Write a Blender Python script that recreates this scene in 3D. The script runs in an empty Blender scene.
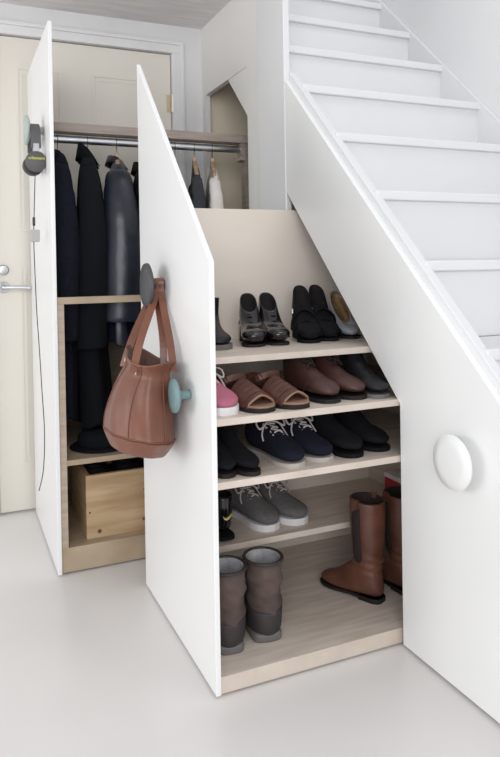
import bpy, bmesh, math, random
from mathutils import Vector, Matrix
random.seed(7)
PI = math.pi
S = bpy.context.scene
C = S.collection

# ------------------------------------------------------------ camera
cam = bpy.data.objects.new('camera', bpy.data.cameras.new('camera'))
C.objects.link(cam)
cam.data.sensor_fit = 'HORIZONTAL'; cam.data.sensor_width = 36
cam.data.lens = 675.9083 / 500 * 36
cam.data.shift_y = -(378.5 - 275.4946) / 500
r_ = Vector((0.40208677, 0.91545086, -0.01661157)); u_ = Vector((-0.0029754, 0.01944913, 0.99980642)); f_ = Vector((-0.91559673, 0.40195951, -0.01054407))
m = Matrix((r_, u_, -f_)).transposed().to_4x4()
m.translation = (3.0325, -1.0994, 1.0258)
cam.matrix_world = m
cam.data.clip_start = .05
S.camera = cam
# ------------------------------------------------------------ world + light
w = bpy.data.worlds.new('world'); S.world = w; w.use_nodes = True
bg = w.node_tree.nodes['Background']; bg.inputs[0].default_value = (.93, .96, 1, 1); bg.inputs[1].default_value = .71
def area(name, loc, target, sx, sy, power, col):
    l = bpy.data.lights.new(name, 'AREA'); l.shape = 'RECTANGLE'; l.size = sx; l.size_y = sy; l.energy = power; l.color = col
    o = bpy.data.objects.new(name, l); C.objects.link(o); o.location = loc
    o.rotation_euler = (Vector(target) - Vector(loc)).to_track_quat('-Z', 'Y').to_euler(); return o
area('window_light', (1.3, -5.6, 1.5), (1.2, 0, 1.0), 3.0, 2.0, 66, (1, .99, .97))
area('stairwell_skylight', (2.2, .4, 4.2), (1.2, .4, 1.2), 1.6, .8, 16, (.95, .97, 1))
area('hall_fill_light', (4.9, -1.9, 1.7), (.2, -.4, 1.3), 2.0, 1.8, 62, (.97, .97, 1))  # added fill from the camera side, brightens far board and back wall
vs = S.view_settings; vs.view_transform = 'Standard'; vs.look = 'None'; vs.gamma = 1; vs.exposure = 0.13; vs.use_curve_mapping = False

# ------------------------------------------------------------ materials
def mat(name, col, rough=.5, metal=0, noise=0, nscale=20, bump=0, bscale=200, col2=None, stretch=None, coat=0, spec=.5, lo=.35, hi=.65, detail=4):
    mt = bpy.data.materials.new(name); mt.use_nodes = True
    nt = mt.node_tree; b = nt.nodes['Principled BSDF']
    b.inputs['Base Color'].default_value = (*col, 1); b.inputs['Roughness'].default_value = rough
    b.inputs['Metallic'].default_value = metal; b.inputs['Coat Weight'].default_value = coat; b.inputs['Specular IOR Level'].default_value = spec
    tc = nt.nodes.new('ShaderNodeTexCoord')
    vec = tc.outputs['Object']
    if stretch:
        mp = nt.nodes.new('ShaderNodeMapping'); mp.inputs['Scale'].default_value = stretch
        nt.links.new(vec, mp.inputs[0]); vec = mp.outputs[0]
    if noise or col2:
        n = nt.nodes.new('ShaderNodeTexNoise'); n.inputs['Scale'].default_value = nscale; n.inputs['Detail'].default_value = detail
        nt.links.new(vec, n.inputs['Vector'])
        cr = nt.nodes.new('ShaderNodeValToRGB')
        c2 = col2 or tuple(max(0, c * (1 - noise)) for c in col)
        cr.color_ramp.elements[0].position = lo; cr.color_ramp.elements[1].position = hi
        cr.color_ramp.elements[0].color = (*c2, 1); cr.color_ramp.elements[1].color = (*col, 1)
        nt.links.new(n.outputs[0], cr.inputs[0]); nt.links.new(cr.outputs[0], b.inputs['Base Color'])
    if bump:
        n2 = nt.nodes.new('ShaderNodeTexNoise'); n2.inputs['Scale'].default_value = bscale; n2.inputs['Detail'].default_value = 3
        nt.links.new(vec, n2.inputs['Vector'])
        bp = nt.nodes.new('ShaderNodeBump'); bp.inputs['Strength'].default_value = bump; bp.inputs['Distance'].default_value = .002
        nt.links.new(n2.outputs[0], bp.inputs['Height']); nt.links.new(bp.outputs[0], b.inputs['Normal'])
    return mt
M = dict(
    white=mat('white_paint', (.80, .81, .81), .38, noise=.02, nscale=3),
    panel=mat('panel_white', (.85, .85, .84), .32, noise=.015, nscale=4),
    wallw=mat('wall_white', (.80, .79, .76), .6, noise=.03, nscale=2, bump=.1, bscale=60),
    stairw=mat('stair_white', (.75, .75, .75), .4, noise=.02, nscale=5),
    door=mat('door_cream', (.78, .74, .66), .4, noise=.02, nscale=3),
    casing=mat('casing_white', (.78, .78, .78), .45, noise=.05, nscale=6),
    ceil=mat('ceiling_grey', (.82, .79, .79), .7, noise=.12, nscale=5, stretch=(6, 1, 1)),
    floor=mat('painted_floor', (.75, .725, .70), .3, noise=.05, nscale=2.2, bump=.06, bscale=9, detail=6),
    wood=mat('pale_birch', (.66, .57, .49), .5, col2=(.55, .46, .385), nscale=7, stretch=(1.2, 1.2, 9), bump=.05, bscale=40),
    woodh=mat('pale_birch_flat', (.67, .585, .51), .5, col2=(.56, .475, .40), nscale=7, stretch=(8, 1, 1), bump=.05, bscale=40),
    board=mat('cream_board', (.78, .70, .62), .5, col2=(.74, .66, .575), nscale=3, stretch=(1, 1, 2)),
    edge=mat('grey_oak', (.43, .36, .31), .5, col2=(.33, .27, .23), nscale=10, stretch=(1, .8, 8)),
    closet=mat('closet_wall', (.88, .78, .60), .6, noise=.06, nscale=4),
    chrome=mat('chrome', (.70, .72, .76), .34, 1), steel=mat('brushed_steel', (.45, .45, .46), .3, 1, noise=.1),
    hook=mat('hook_wire', (.25, .24, .23), .35, 1), brass=mat('brass', (.62, .55, .40), .3, 1),
    hang=mat('hanger_wood', (.50, .33, .20), .4, noise=.25, nscale=30),
    black=mat('black_leather', (.008, .008, .010), .42, spec=.35, bump=.15, bscale=150), blackm=mat('matte_black', (.006, .006, .008), .85, spec=.2, bump=.3, bscale=250),
    patent=mat('patent_black', (.004, .004, .006), .12, coat=.3, spec=.45), navyc=mat('navy_wool', (.008, .009, .017), .95, noise=.3, nscale=60, bump=.4, bscale=300, spec=.2),
    blackc=mat('black_wool', (.005, .006, .008), .95, bump=.4, bscale=300, spec=.2),
    lthr=mat('slate_leather', (.014, .017, .030), .33, noise=.4, nscale=8, bump=.6, bscale=28),
    aub=mat('aubergine_cloth', (.014, .009, .010), .9, spec=.2, bump=.3, bscale=200), grey=mat('charcoal_knit', (.04, .042, .048), .9, noise=.2, nscale=80, bump=.5, bscale=250),
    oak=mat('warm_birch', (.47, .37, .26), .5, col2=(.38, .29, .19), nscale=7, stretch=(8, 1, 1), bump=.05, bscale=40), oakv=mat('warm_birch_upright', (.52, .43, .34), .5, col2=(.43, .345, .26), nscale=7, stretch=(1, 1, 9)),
    cream=mat('cream_cloth', (.72, .69, .64), .85, noise=.08, nscale=20, bump=.3, bscale=200),
    bag=mat('tan_leather', (.215, .082, .047), .40, col2=(.135, .048, .028), nscale=9, bump=.5, bscale=30, lo=.3, hi=.7),
    bagd=mat('tan_leather_inside', (.10, .05, .035), .7), stitch=mat('stitching', (.16, .065, .045), .6),
    dknob=mat('charcoal_lacquer', (.055, .055, .06), .45), tknob=mat('sage_teal_lacquer', (.17, .265, .27), .45), gknob=mat('pale_sage_lacquer', (.42, .47, .43), .5), wknob=mat('white_lacquer', (.80, .80, .79), .4),
    pine=mat('knotty_pine', (.58, .42, .255), .5, col2=(.42, .27, .14), nscale=4, stretch=(1, 1, 9), bump=.08, bscale=30),
    pined=mat('pine_knot', (.14, .07, .035), .6),
    hp=mat('headphone_grey', (.10, .095, .10), .6, bump=.3, bscale=300), hpd=mat('headphone_pad', (.03, .03, .033), .6), yel=mat('lime_print', (.55, .60, .10), .5),
    cord=mat('black_cord', (.03, .03, .03), .5), pgrey=mat('pale_grey_plain', (.42, .41, .39), .4),
    pink=mat('pink_canvas', (.40, .12, .18), .85, bump=.5, bscale=400), sole=mat('white_rubber', (.70, .68, .69), .5), soleg=mat('grey_rubber', (.13, .12, .12), .6),
    solen=mat('cream_rubber', (.45, .41, .37), .6), navys=mat('navy_canvas', (.009, .010, .019), .9, spec=.2, bump=.5, bscale=400), lace=mat('grey_lace', (.46, .42, .40), .8),
    greys=mat('grey_canvas', (.13, .125, .125), .9, noise=.15, nscale=90, bump=.6, bscale=400), lin=mat('shoe_lining', (.014, .012, .012), .9, spec=.2), linl=mat('light_lining', (.48, .42, .36), .9),
    brnl=mat('red_brown_leather', (.055, .020, .015), .45, noise=.3, nscale=15, bump=.2, bscale=90), dsole=mat('dark_sole', (.014, .011, .010), .65, spec=.3),
    sand=mat('sandal_leather', (.11, .042, .028), .45, noise=.35, nscale=20, bump=.2, bscale=90), insole=mat('tan_insole', (.27, .15, .10), .6),
    cog=mat('cognac_leather', (.165, .064, .038), .45, col2=(.085, .032, .021), nscale=9, bump=.25, bscale=60), elas=mat('elastic_brown', (.022, .012, .012), .9, bump=.5, bscale=300),
    snow=mat('brown_suede', (.115, .080, .068), .9, col2=(.060, .042, .037), nscale=12, bump=.5, bscale=200), snowb=mat('dark_suede_foot', (.034, .027, .028), .6, bump=.3, bscale=120),
    fleece=mat('grey_fleece', (.42, .42, .43), 1, noise=.35, nscale=45, bump=1, bscale=160), gold=mat('gold_glitter', (.42, .27, .14), .45, .5, noise=.5, nscale=160, bump=.6, bscale=500),
    nude=mat('pale_grey_patent', (.36, .37, .40), .25), tick=mat('gold_tick', (.80, .62, .25), .4), red=mat('red_card', (.50, .02, .05), .5), gap=mat('dark_gap', (.02, .02, .02), .8),
)
# ------------------------------------------------------------ helpers
def obj(name, bm, m, parent=None, smooth=False, bevel=0, normals=True):
    if normals: bmesh.ops.recalc_face_normals(bm, faces=bm.faces)
    me = bpy.data.meshes.new(name); bm.to_mesh(me); bm.free()
    for x in (m if isinstance(m, (list, tuple)) else [m]): me.materials.append(M[x])
    if smooth:
        for p in me.polygons: p.use_smooth = True
    o = bpy.data.objects.new(name, me); C.objects.link(o)
    if parent: o.parent = parent
    if bevel:
        b = o.modifiers.new('bevel', 'BEVEL'); b.width = bevel; b.segments = 2; b.limit_method = 'ANGLE'; b.angle_limit = .6
    return o
def sub(o, lv=1):
    s = o.modifiers.new('subd', 'SUBSURF'); s.levels = lv; s.render_levels = lv; return o
def tag(o, label, cat, group=None):
    o['label'] = label; o['category'] = cat
    if group: o['group'] = group
    return o
def struct(o, label=None, cat=None):
    o['kind'] = 'structure'
    if label: o['label'] = label
    if cat: o['category'] = cat
    return o
def thing(name, label, cat, loc=(0, 0, 0), rz=0, group=None):
    o = bpy.data.objects.new(name, None); C.objects.link(o); o.location = loc; o.rotation_euler = (0, 0, rz); o.empty_display_size = .05
    return tag(o, label, cat, group)
def lab(o, l): o['label'] = l; return o
def box(bm, x0, x1, y0, y1, z0, z1):
    v = [bm.verts.new((x, y, z)) for x in (x0, x1) for y in (y0, y1) for z in (z0, z1)]
    for f in ((0, 1, 3, 2), (4, 6, 7, 5), (0, 4, 5, 1), (2, 3, 7, 6), (0, 2, 6, 4), (1, 5, 7, 3)): bm.faces.new([v[i] for i in f])
    return bm
def B(*a): return box(bmesh.new(), *a)
def prism(bm, pts, axis, a, b):
    """polygon pts in the two other axes, extruded along axis from a to b"""
    def P(p, t):
        q = list(p); q.insert(axis, t); return q
    A = [bm.verts.new(P(p, a)) for p in pts]; D = [bm.verts.new(P(p, b)) for p in pts]
    bm.faces.new(A); bm.faces.new(D[::-1])
    for i in range(len(pts)): bm.faces.new((A[i], D[i], D[(i + 1) % len(pts)], A[(i + 1) % len(pts)]))
    return bm
def cr(pts, n):
    """catmull-rom through tuples, n samples per span"""
    out = []; L = len(pts)
    for i in range(L - 1):
        p0 = pts[max(i - 1, 0)]; p1 = pts[i]; p2 = pts[i + 1]; p3 = pts[min(i + 2, L - 1)]
        for k in range(n):
            t = k / n
            out.append(tuple(.5 * (2 * b + (c - a) * t + (2 * a - 5 * b + 4 * c - d) * t * t + (3 * b - a - 3 * c + d) * t ** 3) for a, b, c, d in zip(p0, p1, p2, p3)))
    out.append(tuple(pts[-1])); return out
def tube(bm, pts, r, n=8, closed=False, flat=None):
    """sweep; flat=(w,h) makes a strap with width along 'side' vector"""
    pts = [Vector(p) for p in pts]; rings = []
    N = len(pts); prev = None
    for i, p in enumerate(pts):
        d = (pts[(i + 1) % N] - pts[i - 1]) if closed else (pts[min(i + 1, N - 1)] - pts[max(i - 1, 0)])
        d.normalize()
        if prev is None: a = d.cross(Vector((0, 0, 1)) if abs(d.z) < .9 else Vector((1, 0, 0))).normalized()
        else: a = (prev - d * prev.dot(d)).normalized()
        prev = a; b = d.cross(a)
        rr = r(i / (N - 1)) if callable(r) else r
        rings.append([bm.verts.new(p + a * math.cos(t) * rr + b * math.sin(t) * rr) for t in (2 * PI * k / n for k in range(n))])
    for i in range(N if closed else N - 1):
        A = rings[i]; D = rings[(i + 1) % N]
        for k in range(n): bm.faces.new((A[k], A[(k + 1) % n], D[(k + 1) % n], D[k]))
    if not closed: bm.faces.new(rings[0]); bm.faces.new(rings[-1][::-1])
    return bm
def strap(bm, pts, side, w, h):
    side = Vector(side).normalized(); rings = []
    pts = [Vector(p) for p in pts]
    for i, p in enumerate(pts):
        d = (pts[min(i + 1, len(pts) - 1)] - pts[max(i - 1, 0)]).normalized()
        s = side - d * side.dot(d); s.normalize(); n = d.cross(s)
        rings.append([bm.verts.new(p + s * a * w / 2 + n * b * h / 2) for a, b in ((-1, -1), (1, -1), (1, 1), (-1, 1))])
    for A, D in zip(rings, rings[1:]):
        for k in range(4): bm.faces.new((A[k], A[(k + 1) % 4], D[(k + 1) % 4], D[k]))
    bm.faces.new(rings[0]); bm.faces.new(rings[-1][::-1]); return bm
def lathe(bm, prof, n=40, axis='Z', o=(0, 0, 0)):
    rings = []
    for r, h in prof:
        ring = []
        for k in range(n):
            a = 2 * PI * k / n; x, y = r * math.cos(a), r * math.sin(a)
            p = {'Z': (x, y, h), 'Y': (x, h, y), 'X': (h, x, y)}[axis]
            ring.append(bm.verts.new((p[0] + o[0], p[1] + o[1], p[2] + o[2])))
        rings.append(ring)
    for A, D in zip(rings, rings[1:]):
        for k in range(n): bm.faces.new((A[k], A[(k + 1) % n], D[(k + 1) % n], D[k]))
    bm.faces.new(rings[0]); bm.faces.new(rings[-1][::-1]); return bm
def se(a, e):
    c = math.cos(a); return math.copysign(abs(c) ** e, c)

# ------------------------------------------------------------ the setting
struct(obj('floor', B(-.3, 6, -5, .83, -.05, 0), 'floor'))
bm = bmesh.new(); box(bm, 0, 1.05, -3.4, 0, 2.162, 2.24); ce = struct(obj('ceiling', bm, 'ceil'))
struct(obj('wall_back', prism(bmesh.new(), [(-3.4, -.02), (-3.4, 2.24), (0, 2.24), (0, -.02), (-.151, -.02), (-.151, 2.03), (-.94, 2.03), (-.94, -.02)], 0, -.1, 0), 'casing'))
struct(obj('wall_closet', B(-.1, 0, .0, .83, -.02, 2.24), 'closet'))
# side wall in the plane of the stairs, with the opening of the tall cupboard
bm = bmesh.new()
struct(obj('wall_side', prism(bm, [(.0, 0), (.0, 3.2), (.66, 3.2), (.66, 0), (.53, 0), (.53, 1.64), (.515, 1.656), (.328, 1.838), (.052, 1.838), (.052, 0)], 1, 0, .02), 'wallw'))
struct(obj('wall_right', B(-1.2, 6, .83, .93, -.02, 5), 'stairw'))
struct(obj('wall_landing', B(-1.3, -1.2, -.1, .93, 2.2, 5), 'stairw'))
struct(obj('trim_1', prism(bmesh.new(), [(.05, 1.838), (.05, 1.843), (.53, 1.843), (.53, 1.838)], 1, -.0035, 0), 'casing'))
struct(obj('trim_2', B(.655, .884, -.012, .012, .003, 3.2), 'stairw', bevel=.003))
bm = bmesh.new()
box(bm, 0, .018, -.151, -.095, 0, 2.03); box(bm, 0, .018, -.995, -.94, 0, 2.03); box(bm, 0, .018, -.995, -.095, 2.03, 2.085)
box(bm, .018, .026, -.113, -.095, 0, 2.07); box(bm, .018, .026, -.995, -.095, 2.067, 2.085)
struct(obj('trim_3', bm, 'casing', bevel=.003))
dr = struct(obj('door_1', B(-.04, -.006, -.936, -.155, .008, 2.025), 'door'))
bm = bmesh.new()
for y0, y1 in ((-.84, -.65), (-.52, -.24)):
    for z0, z1 in ((1.2, 1.90), (.2, 1.05)):
        for k, (d, t) in enumerate(((0, .0025), (.018, .0015))):
            a, b, c, e = y0 + d, y1 - d, z0 + d, z1 - d; q = .010
            x1 = -.006 + t * 1.4
            box(bm, -.007, x1, a, a + q, c, e); box(bm, -.007, x1, b - q, b, c, e); box(bm, -.007, x1, a + q, b - q, c, c + q); box(bm, -.007, x1, a + q, b - q, e - q, e)
obj('door_molding', bm, 'door', dr)
bm = bmesh.new()
lathe(bm, [(.024, -.006), (.024, .002), (.02, .005), (.009, .006), (.009, .045), (.0095, .05)], 24, 'X', (0, -.905, .963))
tube(bm, cr([(.044, -.905, .963), (.05, -.89, .963), (.05, -.85, .962), (.047, -.80, .959)], 4), .0085, 10)
obj('door_handle', bm, 'chrome', dr, smooth=True)
bm = bmesh.new(); lathe(bm, [(.022, -.006), (.022, .003), (.018, .006), (.006, .007)], 24, 'X', (0, -.905, 1.036)); box(bm, .005, .009, -.908, -.902, 1.028, 1.044)
obj('lock_cylinder', bm, 'steel', dr)
for z in (1.80, .3):
    bm = bmesh.new(); lathe(bm, [(.007, z - .045), (.008, z - .042), (.008, z + .042), (.007, z + .045)], 14, 'Z', (.006, -.150, 0)); box(bm, -.006, -.003, -.175, -.15, z - .04, z + .04)
    obj('door_hinge', bm, 'brass', dr, smooth=False)

# ------------------------------------------------------------ staircase
st = thing('staircase', 'white painted closed staircase rising above the pull-out cupboards', 'stairs', (0.95, .4, 0))
def local(bm, t): bmesh.ops.translate(bm, verts=bm.verts, vec=-Vector(t.location)); return bm
RUN, RISE, X0, Z0 = .2169, .2081, .9622, 1.6347
for k in range(-1, 11):
    X = X0 + (k - 3) * RUN; Z = Z0 - (k - 3) * RISE
    if Z < .02: continue
    bm = B(max(.002, X - RUN - .01), X, .022, .81, Z, Z + .028)
    obj('tread', local(bm, st), 'stairw', st, bevel=.004)
    zlo = max(0, Z - RISE + .028)
    obj('riser', local(B(X - .032, X - .016, .03, .81, zlo, Z), st), 'stairw', st)
line = lambda x, c: c - .96 * x
obj('wall_stringer', local(prism(bmesh.new(), [(.004, line(.004, 2.585)), (2.65, line(2.65, 2.585)), (2.65, 0), (2.3, 0), (.004, line(.004, 2.26))], 1, .806, .829), st), 'stairw', st)
obj('outer_stringer', local(prism(bmesh.new(), [(.885, line(.885, 2.572)), (2.65, line(2.65, 2.572)), (2.65, 0), (2.3, 0), (.885, line(.885, 2.24))], 1, .008, .036), st), 'stairw', st, bevel=.002)
ap = obj('side_apron', local(prism(bmesh.new(), [(.885, 1.297), (.885, line(.885, 2.54)), (1.5365, line(1.5365, 2.54)), (1.5365, .6565)], 1, -.010, .008), st), 'panel', st)

# closed third cupboard front
t = thing('cupboard_front', 'closed white sloping cupboard front with round white knob at far right', 'cupboard', (2.0, 0, 0))
obj('front_panel', local(prism(bmesh.new(), [(1.537, .008), (1.537, line(1.537, 2.54)), (2.62, line(2.62, 2.54)), (2.62, .008)], 1, -.010, .008), t), 'panel', t)
def knob(parent, x, y, z, r, d, mt, label):
    p = Vector(parent.location)
    bm = bmesh.new()
    R = r
    lathe(bm, [(r * .30, -.001), (r * .26, -.006), (r * .24, -d * .5), (r * .33, -d * .78), (R * .86, -d * .92), (R, -d), (R, -d - .004), (R * .97, -d - .008), (R * .6, -d - .011), (.002, -d - .012)], 48, 'Y', (x - p.x, y - p.y, z - p.z))
    o = obj('knob', bm, mt, parent, smooth=True)
    o['label'] = label
    return o
knob(t, 1.785, -.010, .567, .0645, .034, 'wknob', 'round white knob')

# ------------------------------------------------------------ left pull-out wardrobe
t = thing('pull_out_wardrobe', 'tall pull-out wardrobe with plain white front, coats inside and sage knob', 'cupboard', (.37, -.79, 0))
YL = -.796
obj('front_panel', local(B(.027, .703, YL, YL + .013, .006, 1.861), t), 'panel', t, bevel=.0015)
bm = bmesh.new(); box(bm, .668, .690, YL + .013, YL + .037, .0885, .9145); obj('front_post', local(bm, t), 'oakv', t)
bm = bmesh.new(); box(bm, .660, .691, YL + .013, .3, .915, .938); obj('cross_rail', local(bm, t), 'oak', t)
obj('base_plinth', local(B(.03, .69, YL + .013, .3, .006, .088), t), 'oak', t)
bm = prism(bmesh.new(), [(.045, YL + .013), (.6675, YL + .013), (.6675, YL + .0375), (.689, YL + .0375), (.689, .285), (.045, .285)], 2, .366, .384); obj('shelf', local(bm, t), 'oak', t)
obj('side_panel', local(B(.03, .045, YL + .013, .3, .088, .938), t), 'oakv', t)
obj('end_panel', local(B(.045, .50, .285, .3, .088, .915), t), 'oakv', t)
obj('top_rail', local(B(.32, .385, YL + .013, .075, 1.560, 1.594), t), 'edge', t, bevel=.002)
obj('hanging_rod', local(lathe(bmesh.new(), [(.0155, YL + .013), (.0155, .045)], 24, 'Y', (.352, 0, 1.536)), t), 'chrome', t, smooth=False)
obj('rail_bracket', local(prism(bmesh.new(), [(.035, 1.56), (.055, 1.56), (.055, 1.485), (.033, 1.488), (.035, 1.5), (.042, 1.505)], 0, .325, .38), t), 'edge', t)
obj('end_post', local(B(.33, .375, .055, .075, .938, 1.56), t), 'edge', t)
knob(t, .53, YL, 1.527, .052, .054, 'gknob', 'pale sage knob')

# ------------------------------------------------------------ middle pull-out shoe cupboard
mc = thing('pull_out_shoe_cupboard', 'pull-out shoe cupboard with sloping white front and open pale wood shelves', 'cupboard', (1.22, -.53, 0))
YM = -.545
obj('front_panel', local(prism(bmesh.new(), [(.888, .006), (.888, 1.69), (1.53, 1.045), (1.53, .006)], 1, YM, YM + .013), mc), 'panel', mc, bevel=.0015)
Y0 = YM + .013
obj('side_panel', local(B(.897, .912, Y0, .315, .006, 1.228), mc), 'board', mc)
obj('base_plinth', local(B(.912, 1.524, Y0, .315, .006, .046), mc), 'woodh', mc)
def slopex(z): return .919 + (1.263 - z) / .983 - .03
for z in (.795, .667, .515):
    xs = 1.526 if z < .7 else 1.386
    obj('shelf', local(prism(bmesh.new(), [(.912, Y0), (xs + .003, Y0), (xs + .003, .03), (min(xs, slopex(z)), .03), (min(xs, slopex(z)), .30), (.912, .30)], 2, z - .017, z), mc), 'woodh', mc)
obj('shelf', local(B(.912, 1.255, Y0, .30, .225, .242), mc), 'woodh', mc)
obj('end_panel', local(prism(bmesh.new(), [(.912, .046), (.912, 1.20), (1.0, 1.13), (1.524, .62), (1.524, .046)], 1, .30, .315), mc), 'wood', mc)
knob(mc, 1.15, YM, .982, .064, .047, 'dknob', 'large charcoal knob')
knob(mc, 1.372, YM, .703, .044, .040, 'tknob', 'small sage teal knob')

# ------------------------------------------------------------ shoes
def rings_loft(bm, rings, n=28, e=.8, cap0=False, cap1=True, inner=0, mi=0, mi_in=1, wob=None, tw=0):
    """rings: (Bx,Bz,Fx,Fz,halfwidth,cy) in the XZ plane; angle 0 = front/top point F"""
    R = []
    for q, (bx, bz, fx, fz, hw, cy) in enumerate(rings):
        c = Vector(((bx + fx) / 2, cy, (bz + fz) / 2)); a = Vector(((fx - bx) / 2, 0, (fz - bz) / 2))
        ring = []
        for k in range(n):
            th = 2 * PI * k / n
            p = c + a * se(th, e) + Vector((0, hw * se(th - PI / 2, e), 0))
            if wob: p = wob(p, q / len(rings), th)
            ring.append(bm.verts.new(p))
        R.append(ring)
    for A, D in zip(R, R[1:]):
        for k in range(n):
            f = bm.faces.new((A[k], A[(k + 1) % n], D[(k + 1) % n], D[k])); f.material_index = mi
    if cap1: f = bm.faces.new(R[-1]); f.material_index = mi
    if inner:
        # rim then lining going down
        A = R[0]; c = sum((v.co for v in A), Vector()) / n
        dn = (sum((v.co for v in R[min(4, len(R) - 1)]), Vector()) / n - c).normalized()
        dn = Vector((dn.x * .3, 0, -abs(dn.z) - .5)).normalized()
        prev = A
        for s, dd in ((.90, -.001), (.86, .004), (.84, inner * .5), (.8, inner)):
            cur = [bm.verts.new(c + (v.co - c) * s + dn * dd) for v in A]
            for k in range(n):
                f = bm.faces.new((prev[k], prev[(k + 1) % n], cur[(k + 1) % n], cur[k])); f.material_index = mi_in if prev is not A else mi
            prev = cur
        f = bm.faces.new(prev); f.material_index = mi_in
    elif cap0: bm.faces.new(R[0])
    return R
def outline(L, W, side, n=20, g=1.0, pointy=1.0):
    """closed plan outline of a sole, x from 0 to L"""
    hw = [(0, .0), (.015, .45), (.05, .66), (.12, .74), (.25, .72), (.42, .70), (.6, .88), (.74, 1.0), (.85, .93), (.93, .72 * pointy), (.975, .46 * pointy), (1.0, .0)]
    out, inn = [], []
    for x, h in cr([(a, b) for a, b in hw], 3):
        c = side * .07 * W * math.sin(PI * min(1, max(0, x)))  # banana curve
        out.append((x * L, c + max(h, 0) * W / 2 * g)); inn.append((x * L, c - max(h, 0) * W / 2 * g))
    return out + inn[::-1][1:-1]
def sole(name, L, W, side, z0, z1, m, parent, g=1.0, pointy=1.0, pitch=None, wedge=False, x0=0):
    bm = bmesh.new(); pts = outline(L, W, side, g=g, pointy=pointy)
    pf = pitch or (lambda u: 0)
    lo = [bm.verts.new((x + x0, y, z0 + (0 if wedge else pf(x / L)))) for x, y in pts]
    hi = [bm.verts.new((x + x0, y, z1 + pf(x / L))) for x, y in pts]
    N = len(pts)
    for i in range(N): bm.faces.new((lo[i], lo[(i + 1) % N], hi[(i + 1) % N], hi[i]))
    h = N // 2
    for A in (lo, hi):
        for i in range(h):
            a, b, c, d = A[i], A[i + 1], A[(N - i - 1) % N], A[(N - i) % N]
            vs_ = []
            for v in (a, b, c, d):
                if v not in vs_: vs_.append(v)
            if len(vs_) >= 3:
                try: bm.faces.new(vs_)
                except ValueError: pass
    return obj(name, bm, m, parent, bevel=.0015)
SNEAK = [(.006, .082, .095, .084, .027), (.001, .060, .112, .080, .031), (.003, .030, .128, .075, .034), (.022, .010, .144, .069, .036), (.07, .008, .160, .062, .037), (.12, .008, .178, .055, .041),
         (.16, .008, .195, .048, .043), (.19, .008, .210, .043, .040), (.213, .008, .224, .038, .033), (.230, .010, .234, .031, .021), (.238, .014, .239, .024, .008)]
def loft_rings(base, L=.24, hs=1, ws=1, side=1, z=0, pitch=None, n=3):
    out = []
    s = L / .24
    for bx, bz, fx, fz, w in cr(base, n):
        cy = side * .005 * math.sin(PI * min(1, max(0, (bx + fx) / 2 / .24))) * 1.2
        p = pitch or (lambda u: 0)
        out.append((bx * s, bz * hs + z + p(bx / .24), fx * s, fz * hs + z + p(fx / .24), w * ws, cy))
    return out
def toepos(x, y, z, L, yaw): return (x - L * math.cos(yaw), y - L * math.sin(yaw), z)
def make_laces(parent, L, hs, z, rows, mt, bow=True, x0=.098, dx=.017, zt=.083, dz=.0065, w=.017):
    for part in range(1):
        bm = bmesh.new(); s = L / .24
        for i in range(rows):
            x = (x0 + dx * i) * s; zz = z + (zt - dz * i) * hs + .010
            ww = w * (1 - .05 * i)
            sl = .004 if i % 2 else -.004
            tube(bm, cr([(x - sl, -ww, zz - .010), (x, -ww * .5, zz + .001), (x, ww * .5, zz + .001), (x + sl, ww, zz - .010)], 4), 0.0026, 6)
            if i < rows - 1:
                tube(bm, cr([(x, -ww, zz - .008), (x + dx * s * .5, 0, zz + .001 - dz * .5), (x + dx * s, ww, zz - .010 - dz)], 4), .0022, 6)
        if bow:
            x = (x0 + dx * .3) * s; zz = z + zt * hs + .011
            for sd in (-1, 1):
                tube(bm, cr([(x, 0, zz), (x + .006, sd * .018, zz + .012), (x + .004, sd * .042, zz + .004), (x + .018, sd * .040, zz - .014), (x + .014, sd * .016, zz - .002), (x, 0, zz)], 5), .0026, 6)
                tube(bm, cr([(x, 0, zz), (x + .014, sd * .022, zz - .004), (x + .022, sd * .036, zz - .026), (x + .034, sd * .040, zz - .042)], 5), .0023, 6)
        obj('laces', bm, mt, parent, smooth=True)
def sneaker(kind, label, group, tx, ty, z, yaw, side, um, sm, lm, L=.24, hs=1, ws=1, ts=.02, toecap=None, lining='lin', rows=4, bow=True):
    t = thing(kind, label, 'shoe', toepos(tx, ty, z, L, yaw), yaw, group)
    bm = bmesh.new()
    rings_loft(bm, loft_rings(SNEAK, L, hs, ws, side, ts * .5), e=.85, inner=.045, n=32)
    obj('upper', bm, [um, lining], t, smooth=True)
    sole('sole', L, .0885 * ws, side, 0, ts, sm, t, g=1.0)
    if toecap:
        bm = bmesh.new(); rr = loft_rings(SNEAK, L * 1.004, hs * 1.03, ws * 1.04, side, ts * .5)[-10:]
        rings_loft(bm, rr, e=.85, n=32); obj('toe_cap', bm, toecap, t, smooth=True)
    bm = bmesh.new(); s = L / .24   # tongue
    strap(bm, cr([(.155 * s, 0, ts * .5 + .066 * hs), (.12 * s, 0, ts * .5 + .083 * hs), (.092 * s, 0, ts * .5 + .096 * hs), (.080 * s, 0, ts * .5 + .104 * hs)], 3), (0, 1, 0), .03 * ws, .004)
    obj('tongue', bm, um, t, smooth=False, bevel=.001)
    make_laces(t, L, hs, ts * .5, rows, lm, bow)
    return t
def yd(a): return math.radians(a)
G1, G2, G3, G4, G5 = 'shoes on the top shelf', 'shoes on the second shelf', 'shoes on the third shelf', 'shoes on the lowest shelf', 'boots on the cupboard base'
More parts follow.
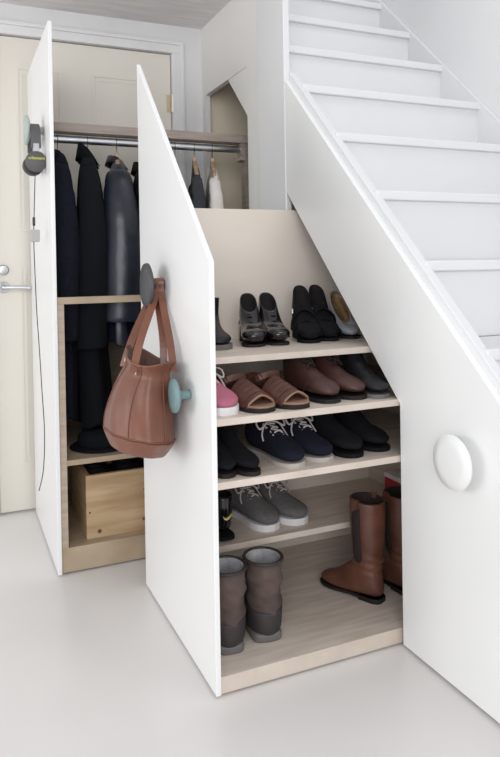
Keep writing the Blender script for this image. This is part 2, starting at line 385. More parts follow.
# top shelf: patent pair, strappy wedge pair, ankle boot, glitter pump
HEEL = [(.000, .078, .085, .055, .026), (-.004, .050, .105, .052, .029), (.0, .022, .120, .050, .032), (.02, .008, .138, .047, .033), (.06, .004, .152, .045, .034), (.10, .003, .168, .043, .036), (.14, .002, .182, .041, .038),
        (.17, .001, .198, .037, .036), (.195, .001, .212, .031, .028), (.21, .002, .219, .024, .016), (.215, .006, .219, .016, .006)]
def hpitch(h): return lambda u: h * (1 - 3 * min(1, max(0, u / .62)) ** 2 + 2 * min(1, max(0, u / .62)) ** 3)
def wedge_shoe(label, tx, ty, yaw, side, um, h, wedge, L=.215, hs=1.0, straps=False, sm='dsole'):
    t = thing('wedge_shoe' if straps else 'patent_shoe', label, 'shoe', toepos(tx, ty, .795, L, yaw), yaw, G1)
    p = hpitch(h)
    bm = bmesh.new(); rings_loft(bm, loft_rings(HEEL, L * .24 / .219, hs, 1.03, side, .012, p), e=.85, inner=.035, n=32)
    obj('upper', bm, [um, 'lin'], t, smooth=True)
    if wedge: sole('wedge_heel', L * .99, .074, side, 0, .010, um if not straps else 'blackm', t, pitch=p, wedge=True)
    else:
        sole('sole', L * .99, .074, side, .001, .008, sm, t, pitch=p)
        bm = bmesh.new(); prism(bm, [(.0, 0), (.048, 0), (.066, h * .84), (.0, h * 1.02)], 1, -.028, .028); obj('heel_block', bm, um, t, bevel=.006)
    if straps:
        for k, (x, zz) in enumerate(((.10, .075), (.135, .055), (.165, .042))):
            bm = bmesh.new(); c = p(x / .22)
            strap(bm, cr([(x - .012, -.039, .018 + c), (x - .005, -.033, zz * .8 + c * .9), (x, 0, zz + .008 + c * .9), (x + .008, .033, zz * .8 + c * .9), (x + .01, .039, .018 + c)], 5), (1, 0, .3), .022, .004)
            obj('strap', bm, um, t, bevel=.001)
        bm = bmesh.new(); box(bm, .095, .112, -.042, -.036, .085, .10); obj('buckle', bm, 'steel', t, bevel=.001)
    else:
        for k in range(2):
            bm = bmesh.new(); x = .098 + .022 * k; c = p(x / .22)
            tube(bm, cr([(x, -.026, .050 + c), (x, 0, .072 + c - .006 * k), (x, .026, .050 + c)], 4), .0025, 6); obj('lace', bm, 'black', t, smooth=True)
        bm = bmesh.new(); tube(bm, cr([(.168, -.036, .02), (.168, -.02, .050), (.170, 0, .058), (.168, .02, .050), (.168, .036, .02)], 4), .0016, 6); obj('toe_seam', bm, 'black', t, smooth=True)
    return t
wedge_shoe('black patent shoe with high heel collar, left one of its pair on the top shelf', 1.238, -.300, yd(-17), 1, 'patent', .062, False)
wedge_shoe('black patent shoe with high heel collar, right one of its pair on the top shelf', 1.238, -.212, yd(-13), -1, 'patent', .062, False)
wedge_shoe('black strappy wedge shoe, left one of its pair on the top shelf', 1.235, -.112, yd(-18), 1, 'blackm', .078, True, straps=True, hs=1.05)
wedge_shoe('black strappy wedge shoe, right one of its pair on the top shelf', 1.220, -.030, yd(-16), -1, 'blackm', .078, True, straps=True, hs=1.05)
# pump with glitter lining, at the right end
t = thing('court_shoe', 'pale grey court shoe with gold glitter inside, right end of the top shelf', 'shoe', (.975, .118, .795), yd(-14), G1)
PUMP = [(.000, .066, .150, .034, .028), (-.002, .040, .156, .034, .030), (.0, .018, .164, .034, .032), (.03, .006, .172, .034, .034), (.09, .004, .18, .034, .037), (.14, .003, .192, .032, .038), (.18, .003, .208, .028, .030), (.205, .004, .222, .021, .018), (.222, .007, .230, .014, .006)]
bm = bmesh.new(); rings_loft(bm, loft_rings(PUMP, .235, 1, 1, 1, .006, hpitch(.075)), e=.85, inner=.028, n=32); obj('upper', bm, ['nude', 'gold'], t, smooth=True)
sole('sole', .228, .074, 1, 0, .008, 'dsole', t, pitch=hpitch(.075), pointy=.8)
obj('stiletto_heel', lathe(bmesh.new(), [(.006, 0), (.006, .02), (.010, .05), (.02, .083)], 16, 'Z', (.022, 0, 0)), 'nude', t, smooth=True)
# ankle boot, left end top shelf
ABOOT = [(-.038, .135, .040, .138, .038), (-.036, .11, .040, .112, .036), (-.034, .085, .044, .09, .034), (-.040, .055, .058, .078, .034), (-.042, .028, .078, .068, .034), (-.030, .010, .098, .058, .036), (.02, .006, .116, .050, .038), (.07, .006, .138, .042, .043),
         (.11, .006, .158, .036, .042), (.14, .006, .172, .032, .034), (.162, .008, .181, .026, .022), (.178, .012, .184, .018, .008)]
def boot(kind, label, group, x, y, z, yaw, rings, um, lining, inner, soleargs, cut=None, e=.9, wob=None, n=36):
    t = thing(kind, label, 'boot', (x, y, z), yaw, group)
    rr = [(a, b, c, d, w_, 0) for a, b, c, d, w_ in cr(rings, 4)]
    bm = bmesh.new(); rings_loft(bm, rr, e=e, inner=inner, n=n, wob=wob)
    obj('upper', bm, [um, lining], t, smooth=True)
    return t
t = boot('ankle_boot', 'black leather ankle boot at the left end of the top shelf', G1, 1.070, -.385, .800, yd(-8), ABOOT, 'black', 'lin', .09, None)
sole('sole', .226, .084, 1, -.005, .010, 'soleg', t, x0=-.042)
bm = bmesh.new(); strap(bm, [(-.041, 0, .125), (-.040, 0, .155)], (0, 1, 0), .014, .003); obj('pull_tab', bm, 'blackm', t)

# second shelf
sneaker('canvas_sneaker', 'pink canvas sneaker with white rubber sole, left end of the second shelf', G2, 1.505, -.490, .667, yd(4), 1, 'pink', 'sole', 'lace', L=.235, hs=.82, toecap=None)
def sandal(label, tx, ty, yaw, side):
    L = .235
    t = thing('sandal', label, 'shoe', toepos(tx, ty, .667, L, yaw), yaw, G2)
    sole('sole', L, .092, side, 0, .012, 'dsole', t); so = sole('insole', L, .088, side, .012, .017, 'insole', t)
    for k in range(5):   # woven vamp bands, leaving the toes open
        bm = bmesh.new(); x = .122 + .019 * k; hgt = .062 - .006 * k; wd = .040 + .0012 * k - (.003 if k == 4 else 0); cy = side * .004
        strap(bm, cr([(x - .006, cy - wd, .010), (x - .003, cy - wd * .86, hgt * .62), (x, cy - wd * .4, hgt * .96), (x + .002, cy, hgt + .004), (x, cy + wd * .4, hgt * .96), (x - .003, cy + wd * .86, hgt * .62), (x - .006, cy + wd, .010)], 4), (1, 0, -.3), .0175, .0065)
        obj('strap', bm, 'sand', t, bevel=.001)
    bm = bmesh.new()
    tube(bm, cr([(.202, -.037, .012), (.205, -.033, .024), (.207, 0, .040), (.205, .033, .024), (.202, .037, .012)], 5), .003, 8); obj('trim_band', bm, 'insole', t, smooth=True)
    bm = bmesh.new()   # heel counter and ankle strap
    pts = cr([(.085, -.034, .012), (.04, -.036, .02), (.006, -.024, .02), (.000, 0, .02), (.006, .024, .02), (.04, .036, .02), (.085, .034, .012)], 4)
    n = len(pts); lo = [bm.verts.new((x, y, .012)) for x, y, z in pts]; hi = [bm.verts.new((x * 1.0, y * .92, .030 + .036 * math.sin(PI * i / (n - 1)))) for i, (x, y, z) in enumerate(pts)]
    for i in range(n - 1): bm.faces.new((lo[i], lo[i + 1], hi[i + 1], hi[i]))
    o = obj('heel_counter', bm, 'sand', t, smooth=True); s_ = o.modifiers.new('solid', 'SOLIDIFY'); s_.thickness = .003
    bm = bmesh.new(); strap(bm, cr([(.045, -.036, .045), (.085, -.034, .066), (.10, 0, .074), (.085, .034, .066), (.045, .036, .045)], 4), (0, 0, 1), .016, .003); obj('ankle_strap', bm, 'sand', t)
    return t
sandal('brown woven open-toe sandal, left one of the pair on the second shelf', 1.520, -.392, yd(10), 1)
sandal('brown woven open-toe sandal, right one of the pair on the second shelf', 1.520, -.292, yd(10), -1)
CHUK = [(.000, .118, .080, .122, .031), (-.002, .095, .092, .104, .031), (.0, .060, .112, .085, .033), (.004, .028, .128, .074, .035), (.025, .009, .146, .066, .036), (.07, .008, .162, .058, .038), (.12, .008, .180, .052, .042),
        (.16, .008, .197, .046, .043), (.19, .008, .213, .040, .038), (.213, .009, .228, .033, .028), (.232, .012, .238, .024, .012)]
def chukka(kind, label, group, tx, ty, z, yaw, side, um, sm, L=.235, hs=.93, laces=True, lm='dsole', base=CHUK, ws=1):
    t = thing(kind, label, 'shoe', toepos(tx, ty, z, L, yaw), yaw, group)
    bm = bmesh.new(); rings_loft(bm, loft_rings(base, L, hs, ws, side, .010), e=.88, inner=.05, n=32); obj('upper', bm, [um, 'lin'], t, smooth=True)
    sole('sole', L, .084 * ws, side, 0, .011, sm, t)
    if laces: make_laces(t, L, hs, .010, 3, lm, False, x0=.092, dx=.018, zt=.105, dz=.014)
    bm = bmesh.new(); tube(bm, cr([(.15, -.044 * ws, .02), (.153, -.034 * ws, .05 * hs), (.155, 0, .066 * hs), (.153, .034 * ws, .05 * hs), (.15, .044 * ws, .02)], 4), .0016, 6); obj('vamp_seam', bm, sm, t, smooth=True)
    return t
chukka('laced_ankle_shoe', 'reddish brown leather lace-up ankle shoe, left one of its pair beside the sandals', G2, 1.500, -.188, .667, yd(6), 1, 'brnl', 'dsole')
chukka('laced_ankle_shoe', 'reddish brown leather lace-up ankle shoe, right one of its pair beside the sandals', G2, 1.490, -.098, .667, yd(6), -1, 'brnl', 'dsole')
LOW = [(.004, .062, .130, .048, .030), (.0, .042, .138, .048, .033), (.003, .022, .146, .047, .035), (.025, .009, .156, .046, .037), (.07, .007, .168, .044, .038), (.12, .007, .182, .042, .041), (.16, .007, .198, .038, .042), (.19, .007, .214, .034, .037), (.213, .008, .228, .028, .028), (.232, .011, .238, .020, .012)]
chukka('flat_shoe', 'black flat shoe at the right end of the second shelf beside brown ankle shoes', G2, 1.505, -.040, .667, yd(-3), 1, 'black', 'soleg', laces=False, base=CHUK, hs=.8, L=.22)
# third shelf
chukka('slip_on_shoe', 'black slip-on shoe at the left end of the third shelf, half hidden by front', G3, 1.510, -.494, .515, yd(0), 1, 'blackm', 'dsole', laces=False, base=CHUK, hs=.78, ws=.78)
chukka('slip_on_shoe', 'black slip-on shoe beside navy lace-ups, right one of its pair', G3, 1.522, -.430, .515, yd(2), -1, 'blackm', 'dsole', laces=False, base=CHUK, hs=.78, ws=.78)
sneaker('lace_up_shoe', 'navy canvas lace-up shoe with grey laces, left one of its pair', G3, 1.508, -.302, .515, yd(9), 1, 'navys', 'solen', 'lace', hs=.95, ts=.012)
sneaker('lace_up_shoe', 'navy canvas lace-up shoe with grey laces, right one of its pair', G3, 1.495, -.208, .515, yd(9), -1, 'navys', 'solen', 'lace', hs=.95, ts=.012)
chukka('suede_shoe', 'plain black rounded shoe right of the navy lace-ups, left one of its pair', G3, 1.500, -.118, .515, yd(8), 1, 'blackm', 'blackm', laces=False, base=CHUK, hs=.92)
chukka('suede_shoe', 'plain black rounded shoe at the right end of the third shelf', G3, 1.480, -.018, .515, yd(6), -1, 'blackm', 'blackm', laces=False, base=CHUK, hs=.92, L=.22)
# lowest shelf
t = chukka('football_boot', 'black football boot with small gold tick on its heel, left end of lowest shelf', G4, 1.01, -.383, .250, yd(176), 1, 'patent', 'blackm', laces=False, base=CHUK, hs=.95)
t['category'] = 'shoe'
bm = bmesh.new()   # the tick emblem on the heel, facing the room
tp = [(-.011, .004), (-.008, -.003), (-.003, -.006), (.003, -.004), (.014, .007), (.003, .000), (-.003, -.002), (-.007, .0005)]
prism(bm, [(-a * 1.15, b * 1.15 + .068) for a, b in tp], 0, -.0075, .004); obj('tick_emblem', bm, 'tick', t)
for x in (.03, .075, .15, .19):
    for y in (-.022, .022): obj('stud', lathe(bmesh.new(), [(.004, -.008), (.007, .001)], 10, 'Z', (x, y, 0)), 'blackm', t)
sneaker('canvas_sneaker', 'grey canvas lace-up sneaker with pale sole, left one of its pair', G4, 1.222, -.238, .242, yd(14), 1, 'greys', 'sole', 'lace', hs=1.0, L=.25, ws=1.08, ts=.02)
sneaker('canvas_sneaker', 'grey canvas lace-up sneaker with pale sole, right one of its pair', G4, 1.215, -.135, .242, yd(14), -1, 'greys', 'sole', 'lace', hs=1.0, L=.25, ws=1.08, ts=.02)
t = thing('gift_box', 'small red box with white lid at right end of the lowest shelf', 'box', (1.17, .262, .242))
obj('body', B(-.05, .05, -.035, .035, 0, .072), 'red', t); obj('lid', B(-.052, .052, -.037, .037, .072, .087), 'wknob', t, bevel=.002)
# snow boots
SNOW = [(-.058, .207, .058, .203, .050), (-.056, .17, .055, .17, .049), (-.052, .13, .054, .135, .047), (-.052, .10, .056, .110, .046), (-.055, .07, .066, .092, .046), (-.055, .035, .085, .080, .046), (-.045, .012, .105, .070, .047), (.0, .008, .125, .062, .048),
        (.05, .008, .145, .056, .050), (.09, .008, .162, .050, .049), (.12, .008, .176, .042, .042), (.145, .010, .186, .034, .030), (.165, .014, .19, .026, .014)]
def snowboot(label, x, y, yaw):
    def wob(p, q, th):
        if .06 < p.z - 0 < .195 and q < .4:
            k = .0028 * math.sin(p.z * 110 + 2.6 * math.sin(th + x * 9)) + .0016 * math.sin(p.z * 210 + th * 3 + 2 * math.sin(2 * th))
            c = Vector((0, 0, p.z)); p = p + (p - c).normalized() * k
        return p
    t = boot('winter_boot', label, G5, x, y, .046, yaw, SNOW, 'snow', 'fleece', .10, None, wob=wob, e=.95)
    # dark rubberised foot shell
    bm = bmesh.new(); rr = [(a - .003, b, c + .003, d + .002, w_ + .003, 0) for a, b, c, d, w_ in cr(SNOW, 4)]
    rr = [r for r in rr if r[1] < .085 or r[0] > .0]
    rings_loft(bm, rr, e=.92, n=36, cap0=False); o = obj('foot_shell', bm, 'snowb', t, smooth=True); sm_ = o.modifiers.new('solid', 'SOLIDIFY'); sm_.thickness = .002
    bm = bmesh.new(); prism(bm, [(px - .056, py * 1.0) for px, py in outline(.25, .110, 1)], 2, 0, .024); lab(obj('sole', bm, 'soleg', t, bevel=.007), 'thick dark grey rubber sole')
    bm = bmesh.new(); tube(bm, [(.060 * math.cos(a), .0505 * math.sin(a), .205 - .002 * math.cos(a)) for a in (2 * PI * k / 36 for k in range(36))], .005, 8, closed=True); obj('collar_binding', bm, 'snowb', t, smooth=True)
    return t
snowboot('brown suede winter boot with grey fleece lining, half hidden behind the white front', 1.395, -.462, yd(168))
snowboot('brown suede winter boot with grey fleece lining, right one of its pair', 1.385, -.352, yd(172))
# riding boots
RIDE = [(-.052, .290, .052, .298, .050), (-.053, .26, .052, .262, .050), (-.051, .20, .050, .20, .048), (-.047, .15, .046, .152, .044), (-.043, .115, .044, .12, .038), (-.042, .085, .050, .104, .036), (-.046, .055, .062, .094, .036), (-.048, .030, .080, .082, .035), (-.036, .016, .098, .070, .034), (.0, .012, .116, .060, .035),
        (.05, .010, .138, .050, .040), (.09, .010, .155, .044, .041), (.125, .010, .172, .038, .036), (.15, .012, .184, .031, .027), (.17, .015, .190, .023, .012)]
RIDE = [(a, b, c if c < .07 else .07 + (c - .07) * .84, d, w_) if a < .03 else (.03 + (a - .03) * .84 if a > .03 else a, b, .07 + (c - .07) * .84, d, w_) for a, b, c, d, w_ in RIDE]
def riding(label, x, y, yaw):
    def wob(p, q, th):
        if .08 < p.z < .15 and q < .5: p = p + Vector((p.x, p.y, 0)).normalized() * (.002 * math.sin(p.z * 260 + th * 1.5 + x * 30))
        return p
    t = boot('riding_boot', label, G5, x, y, .046, yaw, RIDE, 'cog', 'elas', .14, None, wob=wob, e=.95)
    for sd in (-1, 1):
        bm = bmesh.new(); vz = [.275, .25, .2, .16, .13, .115]
        A = []
        for i, z in enumerate(vz):
            rr = min(cr(RIDE, 6), key=lambda r: abs((r[1] + r[3]) / 2 - z)); hw = rr[4] + .0015
            ww = .014 if i < 5 else .006
            A.append([bm.verts.new(((k - 2) / 2 * ww + .008, sd * (hw * math.sqrt(max(0, 1 - (((k - 2) / 2 * ww + .008) / .056) ** 2)) + .0008), z)) for k in range(5)])
        for a, b in zip(A, A[1:]):
            for k in range(4): bm.faces.new((a[k], a[k + 1], b[k + 1], b[k]))
        o = obj('elastic_gusset', bm, 'elas', t, smooth=True); s_ = o.modifiers.new('solid', 'SOLIDIFY'); s_.thickness = .002; s_.offset = 0
        bm = bmesh.new(); strap(bm, cr([(.012, sd * .048, .262), (.012, sd * .053, .280), (.010, sd * .051, .298), (.008, sd * .046, .298), (.008, sd * .042, .285)], 3), (1, 0, 0), .02, .003); obj('pull_tab', bm, 'cog', t)
    bm = bmesh.new(); tube(bm, cr([(-.045, -.012, .125), (-.049, 0, .12), (-.045, .012, .125)], 4), .002, 6); obj('seam', bm, 'stitch', t, smooth=True)
    sole('sole', .219, .076, 1, .006, .014, 'dsole', t, x0=-.048)
    bm = bmesh.new(); prism(bm, [(px * 1.0, py) for px, py in ((-.049, -.012), (-.044, -.022), (-.03, -.029), (.018, -.031), (.018, .031), (-.03, .029), (-.044, .022), (-.049, .012))], 2, 0, .014); obj('heel_block', bm, 'dsole', t, bevel=.002)
    return t
riding('tall cognac leather riding boot with dark elastic gusset, toe pointing left', 1.345, .008, yd(203))
riding('tall cognac leather riding boot partly hidden by the white stair side', 1.345, .128, yd(183))

# ------------------------------------------------------------ crate with shoes
t = thing('wooden_crate', 'knotty pine crate of dark shoes on the wardrobe base', 'crate', (.49, -.53, .088))
x0, x1, y0, y1, h = -.17, .155, -.16, .16, .222
obj('front_board', B(x1 - .016, x1, y0, y1, .0, h), 'pine', t, bevel=.001)
obj('back_board', B(x0, x0 + .016, y0, y1, .0, h), 'pine', t, bevel=.001)
obj('side_board', B(x0 + .016, x1 - .016, y0, y0 + .016, .0, h), 'pine', t, bevel=.001)
obj('side_board', B(x0 + .016, x1 - .016, y1 - .016, y1, .0, h), 'pine', t, bevel=.001)
obj('bottom_board', B(x0 + .016, x1 - .016, y0 + .016, y1 - .016, 0, .012), 'pine', t)
for (ky, kz, rr) in ((-.148, .092, .004), (-.115, .022, .008), (.045, .04, .007), (.052, .12, .008), (.05, .148, .006), (.10, .17, .005)):
    obj('knot', lathe(bmesh.new(), [(rr, x1 - .002), (rr * .9, x1 + .0006)], 14, 'X', (0, ky, kz)), 'pined', t)
for i, (x, y, rz) in enumerate(((.055, -.105, 88), (.052, .01, 95), (-.03, -.10, 80), (-.03, .015, 100))):
    L = .2
    tt = thing('stored_shoe', ['black shoe in the pine crate, front left', 'black shoe in the pine crate, front right', 'black shoe in the pine crate, back left', 'black shoe in the pine crate, back right'][i], 'shoe', (.49 + x, -.53 + y - .04, .088 + .145), yd(rz), 'shoes in the pine crate')
    bm = bmesh.new(); rings_loft(bm, loft_rings(SNEAK, .15, .85, .95, 1, .006), e=.88, inner=.03, n=24); obj('upper', bm, ['blackm', 'lin'], tt, smooth=True)
    sole('sole', .15, .08, 1, 0, .01, 'dsole', tt)
for i, (x, y, rz) in enumerate(((.055, -.07, 88), (-.03, -.07, 80))):   # layer beneath, which carries the others
    tt = thing('stored_shoe', ['black shoe under the others at the front of the crate', 'black shoe under the others at the back of the crate'][i], 'shoe', (.49 + x, -.53 + y - .05, .100), yd(rz), 'shoes in the pine crate')
    bm = bmesh.new(); rings_loft(bm, loft_rings(SNEAK, .22, 1.45, 1.2, 1, .006), e=.88, cap0=True, n=24); obj('upper', bm, ['blackm', 'lin'], tt, smooth=True)
    sole('sole', .22, .1, 1, 0, .01, 'dsole', tt)
# hat on the shelf
t = thing('black_hat', 'flat round black hat lying on the wardrobe shelf', 'hat', (.545, -.615, .384))
bm = bmesh.new(); lathe(bm, [(.105, 0), (.112, .004), (.108, .008), (.085, .010), (.01, .010)], 40); obj('brim', bm, 'blackm', t, smooth=True)
bm = bmesh.new(); lathe(bm, [(.083, .008), (.086, .02), (.082, .045), (.066, .060), (.004, .064)], 40); obj('crown', bm, 'blackc', t, smooth=True)

# ------------------------------------------------------------ coats on hangers
RX, RZ = .352, 1.532
def hanger(y, label, yaw=0):
    t = thing('coat_hanger', label, 'hanger', (RX, y, RZ + .0165), yd(yaw), 'hangers on the rod')
    bm = bmesh.new(); r = .0155
    pts = [(.5 * 0 + r * math.cos(a), 0, -.0125 + r * math.sin(a)) for a in [math.radians(d) for d in range(-20, 200, 20)]]
    pts = pts[::-1]
    pts = [(r * math.cos(math.radians(d)), 0, -.0125 + r * math.sin(math.radians(d))) for d in (200, 170, 140, 110, 90, 70, 40, 10, -20, -45)] + [(.004, 0, -.034), (.0, 0, -.05), (0, 0, -.075)]
    tube(bm, pts, .0018, 8); obj('hook', bm, 'hook', t, smooth=True)
    bm = bmesh.new()
    P = cr([(-.165, 0, -.155), (-.10, 0, -.118), (-.04, 0, -.088), (0, 0, -.080), (.04, 0, -.088), (.10, 0, -.118), (.165, 0, -.155)], 4)
    strap(bm, P, (0, 1, 0), .016, .02); obj('shoulder_bar', bm, 'hang', t, bevel=.003)
    bm = bmesh.new(); box(bm, -.011, .011, -.008, .008, -.086, -.055); obj('neck_block', bm, 'hang', t, bevel=.002)
    return t
def coat(kind, label, y, z_top, z_hem, hy, um, cat='coat', hx=.195, collar=.05, sleeve_end=None, sl=.05, seed=0, cpk=1.0, spread=1.0, yaw=0):
    """garment hanging with its shoulders along X; z_top is the shoulder end height"""
    rnd = random.Random(seed); t = thing(kind, label, cat, (RX, y, z_hem), yaw, 'clothes on the rod')
    zt = z_top - z_hem; H = zt
    prof = [(H + .075, .030, .30), (H + .068, .055, .42), (H + .050, .10, .55), (H + .024, hx - .04, .68), (H + .0, hx - .012, .78), (H - .035, hx, .9), (H - .10, hx + .002, 1.02), (H * .70, hx + .004, 1.04), (H * .45, hx + .012, 1.1), (H * .2, hx + .022, 1.16), (0, hx + .03, 1.2), (.004, hx + .02, 1.1)]
    bm = bmesh.new(); n = 64; R = []; ph = [rnd.uniform(0, 6) for _ in range(4)]
    for z, ax, by in cr(prof, 4):
        ring = []; dn = max(0, 1 - z / H)
        for k in range(n):
            a = 2 * PI * k / n
            fold = 1 + dn * (.16 * math.sin(a * 7 + ph[0] + z * 2) + .08 * math.sin(a * 13 + ph[1]))
            x = ax * se(a, .8); yy = hy * by * se(a - PI / 2, .75) * fold * (.62 + .38 * min(1, abs(x) / .1 + .4))
            yy += .006 * math.sin(z * 9 + ph[2] + x * 8)
            ring.append(bm.verts.new((x, yy, z + (.012 * math.sin(a * 3 + ph[3]) if dn > .98 else 0))))
        R.append(ring)
    for A, D in zip(R, R[1:]):
        for k in range(n): bm.faces.new((A[k], A[(k + 1) % n], D[(k + 1) % n], D[k]))
    bm.faces.new(R[0]); bm.faces.new(R[-1][::-1])
    obj('body', bm, um, t, smooth=True)
    se_ = (sleeve_end if sleeve_end is not None else z_top - .55) - z_hem
    for sd in (1, -1):
        bm = bmesh.new(); ph2 = rnd.uniform(0, 6)
        P = cr([(sd * (hx - .065), 0, H + .012), (sd * (hx - .016), 0, H - .018), (sd * (hx + .018), .004, H - .12), (sd * (hx + .026), .008, H - .26), (sd * (hx + .030), .004, (H - .26 + se_) / 2), (sd * (hx + .036), -.004, se_)], 6)
        R = []; n2 = 28; N = len(P)
        for i, (px, py, pz) in enumerate(P):
            u = i / (N - 1)
            ra = sl * (.36 + .70 * min(1, u * 1.5) ** .7) * (1 - .06 * u); rb = ra * .8
            wr = .0028 * (math.sin(u * 23 + ph2) * math.sin(u * 41 + 1)) * (1 if .15 < u < .97 else 0)
            tilt = .5 * max(0, 1 - u * 3.2)
            R.append([bm.verts.new((px + sd * ((rb + wr) * math.cos(a)) * math.cos(tilt), py + (ra * spread + wr * math.sin(a * 3 + u * 9)) * math.sin(a), pz + rb * math.cos(a) * math.sin(tilt))) for a in (2 * PI * k / n2 for k in range(n2))])
        for A, D in zip(R, R[1:]):
            for k in range(n2): bm.faces.new((A[k], A[(k + 1) % n2], D[(k + 1) % n2], D[k]))
        bm.faces.new(R[0])
        # cuff turned inwards
        last = R[-1]; c = sum((v.co for v in last), Vector()) / n2
        inn = [bm.verts.new(c + (v.co - c) * .85 + Vector((0, 0, .0))) for v in last]; inn2 = [bm.verts.new(v.co + Vector((0, 0, .04))) for v in inn]
        for A, D in ((last, inn), (inn, inn2)):
            for k in range(n2): bm.faces.new((A[k], A[(k + 1) % n2], D[(k + 1) % n2], D[k]))
        bm.faces.new(inn2)
        obj('sleeve', bm, um, t, smooth=True)
    if collar:
        bm = bmesh.new(); n3 = 40; R = []
        for i, (dz, g, q) in enumerate(((0, 1.0, 0), (.5, 1.0, 1), (1.0, .92, 1), (.96, 1.08, 1), (.45, 1.28, 1), (.15, 1.42, 1))):
            ring = []
            for k in range(n3):
                a = PI * .12 + (2 * PI - PI * .24) * k / (n3 - 1)
                zz = H + .048 + collar * dz * (1 - .35 * math.cos(a) * cpk) - .020 * max(0, math.cos(a))
                ring.append(bm.verts.new((.060 * g * math.sin(a), min(hy * .7, .034) * g * math.cos(a), zz)))
            R.append(ring)
        for A, D in zip(R, R[1:]):
            for k in range(n3 - 1): bm.faces.new((A[k], A[k + 1], D[k + 1], D[k]))
        o = obj('collar', bm, um, t, smooth=True); s_ = o.modifiers.new('solid', 'SOLIDIFY'); s_.thickness = .004
    return t
def yrod(u_y): return u_y
hanger(-.722, 'wooden hanger nearest the tall white front, holding a navy coat', -4)
coat('wool_coat', 'long navy wool coat hanging nearest the tall white front', -.722, 1.405, .50, .040, 'navyc', collar=.03, sl=.046, seed=1, sleeve_end=.78, yaw=yd(-4))
hanger(-.608, 'wooden hanger holding the long black coat with the raised collar', -9)
coat('wool_coat', 'long black coat with high pointed collar, between navy coat and leather jacket', -.608, 1.40, .47, .050, 'blackc', collar=.05, sl=.052, seed=2, sleeve_end=.75, cpk=1.6, yaw=yd(-9))
hanger(-.494, 'wooden hanger showing its pale neck above the leather jacket', -11)
coat('leather_jacket', 'shiny slate leather jacket hanging beside the long black coat', -.494, 1.390, .76, .052, 'lthr', cat='jacket', collar=.032, sl=.064, seed=3, sleeve_end=.84, spread=1.15, yaw=yd(-11))
hanger(-.39, 'hanger behind the sloping white front, holding a dark brown coat', -11)
coat('long_coat', 'dark brown long coat mostly hidden behind the sloping white front', -.39, 1.36, .52, .050, 'aub', collar=.04, sl=.048, seed=4, yaw=yd(-11))
hanger(-.252, 'hanger hooked just right of the sloping white front', -14)
coat('long_coat', 'black coat hidden behind the sloping front, left of the grey top', -.252, 1.33, .6, .035, 'blackc', collar=.02, sl=.040, seed=5, yaw=yd(-14))
hanger(-.168, 'wooden hanger holding the short charcoal top', -16)
coat('knit_top', 'charcoal knitted top hanging beside the cream garment', -.168, 1.385, .80, .026, 'grey', cat='top', collar=0, sl=.032, seed=6, yaw=yd(-16))
hanger(-.088, 'rightmost wooden hanger on the rod, holding a cream garment', -18)
coat('cream_jacket', 'cream jacket hanging rightmost on the rod', -.088, 1.38, .80, .026, 'cream', cat='jacket', collar=0, sl=.034, seed=8, yaw=yd(-18))
# zip pull on the long black coat
t = None

# ------------------------------------------------------------ handbag on the charcoal knob
t = thing('leather_tote_bag', 'tan leather bucket bag hanging by its straps from the charcoal knob', 'bag', (1.235, -.646, .533))
bag_prof = [(.0, .050, .036, -.005, 0), (.001, .088, .062, -.005, 0), (.010, .106, .076, -.004, 0), (.046, .136, .092, 0, 0), (.052, .133, .091, 0, 0), (.09, .128, .088, 0, .002), (.15, .112, .078, .006, .008), (.20, .094, .065, .012, .016), (.232, .080, .056, .018, .022), (.262, .090, .064, .024, .024)]
bm = bmesh.new(); n = 72; R = []
prof = cr(bag_prof, 4)
def bagpt(z, ax, by, ox, oy, a, g=1.0):
    u = z / .262
    fold = 1 + .035 * u * math.sin(6 * a + 1.3 + 2 * u) + .015 * math.sin(11 * a + 7 * u)
    zz = z + (.012 * math.cos(a) * -1 + .012 * math.sin(2 * a + .4)) * u ** 2
    yy = oy + by * g * math.sin(a) * fold * (1 if math.sin(a) < 0 else .98)
    return Vector((ox * 1.6 + ax * g * math.cos(a) * fold, yy, zz - .20 * (yy - .01)))
for q in prof: R.append([bm.verts.new(bagpt(*q, 2 * PI * k / n)) for k in range(n)])
top = R[-1]; c = sum((v.co for v in top), Vector()) / n
for s, d in ((.955, .001), (.92, -.004), (.72, -.03), (.66, -.10), (.66, -.18)): R.append([bm.verts.new(c + Vector(((v.co.x - c.x) * s, (v.co.y - c.y) * s, v.co.z - c.z + d))) for v in top])
for i, (A, D) in enumerate(zip(R, R[1:])):
    for k in range(n):
        f = bm.faces.new((A[k], A[(k + 1) % n], D[(k + 1) % n], D[k])); f.material_index = 1 if i >= len(prof) + 1 else 0
bm.faces.new(R[0]); f = bm.faces.new(R[-1]); f.material_index = 1
obj('bag_body', bm, ['bag', 'bagd'], t, smooth=True)
bm = bmesh.new()
for z in (.053,):
    q = (z, .1335, .0915, 0, 0); tube(bm, [bagpt(*q, 2 * PI * k / 48) for k in range(48)], .0022, 6, closed=True)
obj('base_seam', bm, 'stitch', t, smooth=True)
for a0 in (-1.9, -.75, .35, 2.9, 1.8):
    bm = bmesh.new(); pts = []
    for q in prof[16:]: pts.append(bagpt(*q, a0 + .12 * (1 - q[0] / .262), 1.008))
    tube(bm, pts, .0018, 6); obj('side_seam', bm, 'stitch', t, smooth=True)
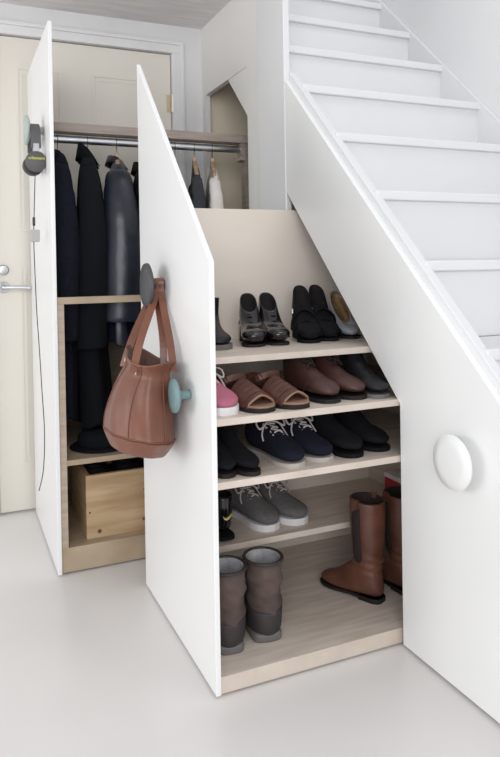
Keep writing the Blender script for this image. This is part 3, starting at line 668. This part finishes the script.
# straps over the knob's stem (stem along Y at x 1.15, z .982)
sx, sz = 1.15 - 1.235, .982 - .533
def bstrap(pa, pb, yy, w, lift):
    """pa, pb: rim anchor points; passes over the stem at depth yy"""
    pts = cr([pa, (pa[0] * .75 + sx * .25, pa[1] * .7 + yy * .3, pa[2] + (sz - pa[2]) * .35), (sx - .022, yy, sz - .03), (sx - .016, yy, sz + .008 + lift), (sx, yy, sz + .018 + lift), (sx + .016, yy, sz + .008 + lift), (sx + .022, yy, sz - .03),
              (pb[0] * .75 + sx * .25, pb[1] * .7 + yy * .3, pb[2] + (sz - pb[2]) * .35), pb], 6)
    bm = bmesh.new(); strap(bm, pts, (.35, 1, 0), w, .0035); return obj('strap', bm, 'bag', t, bevel=.001)
bstrap((-.025, -.034, .230), (.085, -.034, .230), .646 - .577, .021, .0)
bstrap((.0, .072, .232), (.09, .072, .225), .646 - .559, .020, .001)
bm = bmesh.new()
for a in (-2.0, -.9): 
    p = bagpt(.236, .083, .059, .018, .022, a, 1.0); tube(bm, [p + Vector((.004 * math.cos(b), -.003, .006 * math.sin(b))) for b in (2 * PI * k / 10 for k in range(10))], .0012, 6, closed=True)
obj('ring', bm, 'brass', t, smooth=True)

# ------------------------------------------------------------ headphones
hx0, hy0, hz0 = .53, -.828, 1.527
t = thing('headphones', 'dark grey headphones hanging from the sage knob on the tall front', 'headphones', (hx0, hy0, 1.38))
lz = lambda z: z - 1.38
arc = [(0, .012), (.022, .008), (.044, -.012), (.056, -.045), (.058, -.078)]
pts = [(-x, 0, lz(hz0 + .006 + z)) for x, z in arc[::-1]] + [(x, 0, lz(hz0 + .006 + z)) for x, z in arc[1:]]
bm = bmesh.new(); strap(bm, cr(pts, 5), (0, 1, 0), .034, .008); obj('headband', bm, 'hp', t, bevel=.002)
for sd in (1, -1):
    bm = bmesh.new(); box(bm, sd * .058 - .004, sd * .058 + .004, -.011, .011, lz(hz0 - .095), lz(hz0 - .055)); obj('slider', bm, 'steel' if sd > 0 else 'hpd', t, bevel=.002)
    zc = lz(hz0 - .118)
    bm = bmesh.new(); lathe(bm, [(.022, sd * .040), (.034, sd * .044), (.036, sd * .052), (.036, sd * .060), (.033, sd * .066), (.005, sd * .068)], 40, 'X', (0, 0, zc)); e1 = obj('ear_cup', bm, 'hp', t, smooth=True)
    bm = bmesh.new(); lathe(bm, [(.014, sd * .028), (.030, sd * .030), (.034, sd * .036), (.032, sd * .043), (.02, sd * .044)], 40, 'X', (0, 0, zc)); obj('ear_pad', bm, 'hpd', t, smooth=True)
fc = bpy.data.curves.new('lettering', 'FONT'); fc.body = 'urbanears'; fc.size = .0135; fc.align_x = 'CENTER'; fc.align_y = 'CENTER'; fc.extrude = .0003; fc.offset = .0003
tmp = bpy.data.objects.new('tmp_text', fc); C.objects.link(tmp)
dg = bpy.context.evaluated_depsgraph_get(); me = bpy.data.meshes.new_from_object(tmp.evaluated_get(dg)); bpy.data.objects.remove(tmp)
me.name = 'lettering'; me.materials.clear(); me.materials.append(M['yel'])
lt = bpy.data.objects.new('lettering', me); C.objects.link(lt); lt.parent = t; lt.location = (.0685, 0, lz(hz0 - .108)); lt.rotation_euler = (PI / 2, 0, PI / 2)
bm = bmesh.new()
cp = [(.05, -.004, 1.366), (.060, -.010, 1.25), (.062, -.014, 1.136), (.064, -.012, 1.0), (.066, -.009, .881), (.068, -.003, .75), (.069, .002, .624), (.069, .008, .47), (.069, .002, .34), (.069, -.014, .268)]
tube(bm, cr([(x, y, lz(z)) for x, y, z in cp], 6), .0016, 6); obj('cord', bm, 'cord', t, smooth=True)
bm = bmesh.new(); box(bm, .058, .066, -.017, -.008, lz(1.185), lz(1.215)); obj('inline_remote', bm, 'cord', t, bevel=.002)
bm = bmesh.new(); box(bm, .050, .070, -.025, .006, lz(1.130), lz(1.172)); obj('cord_block', bm, 'pgrey', t, bevel=.003)  # plain pale grey block around the cord, below the remote
# small zip pull on the black coat
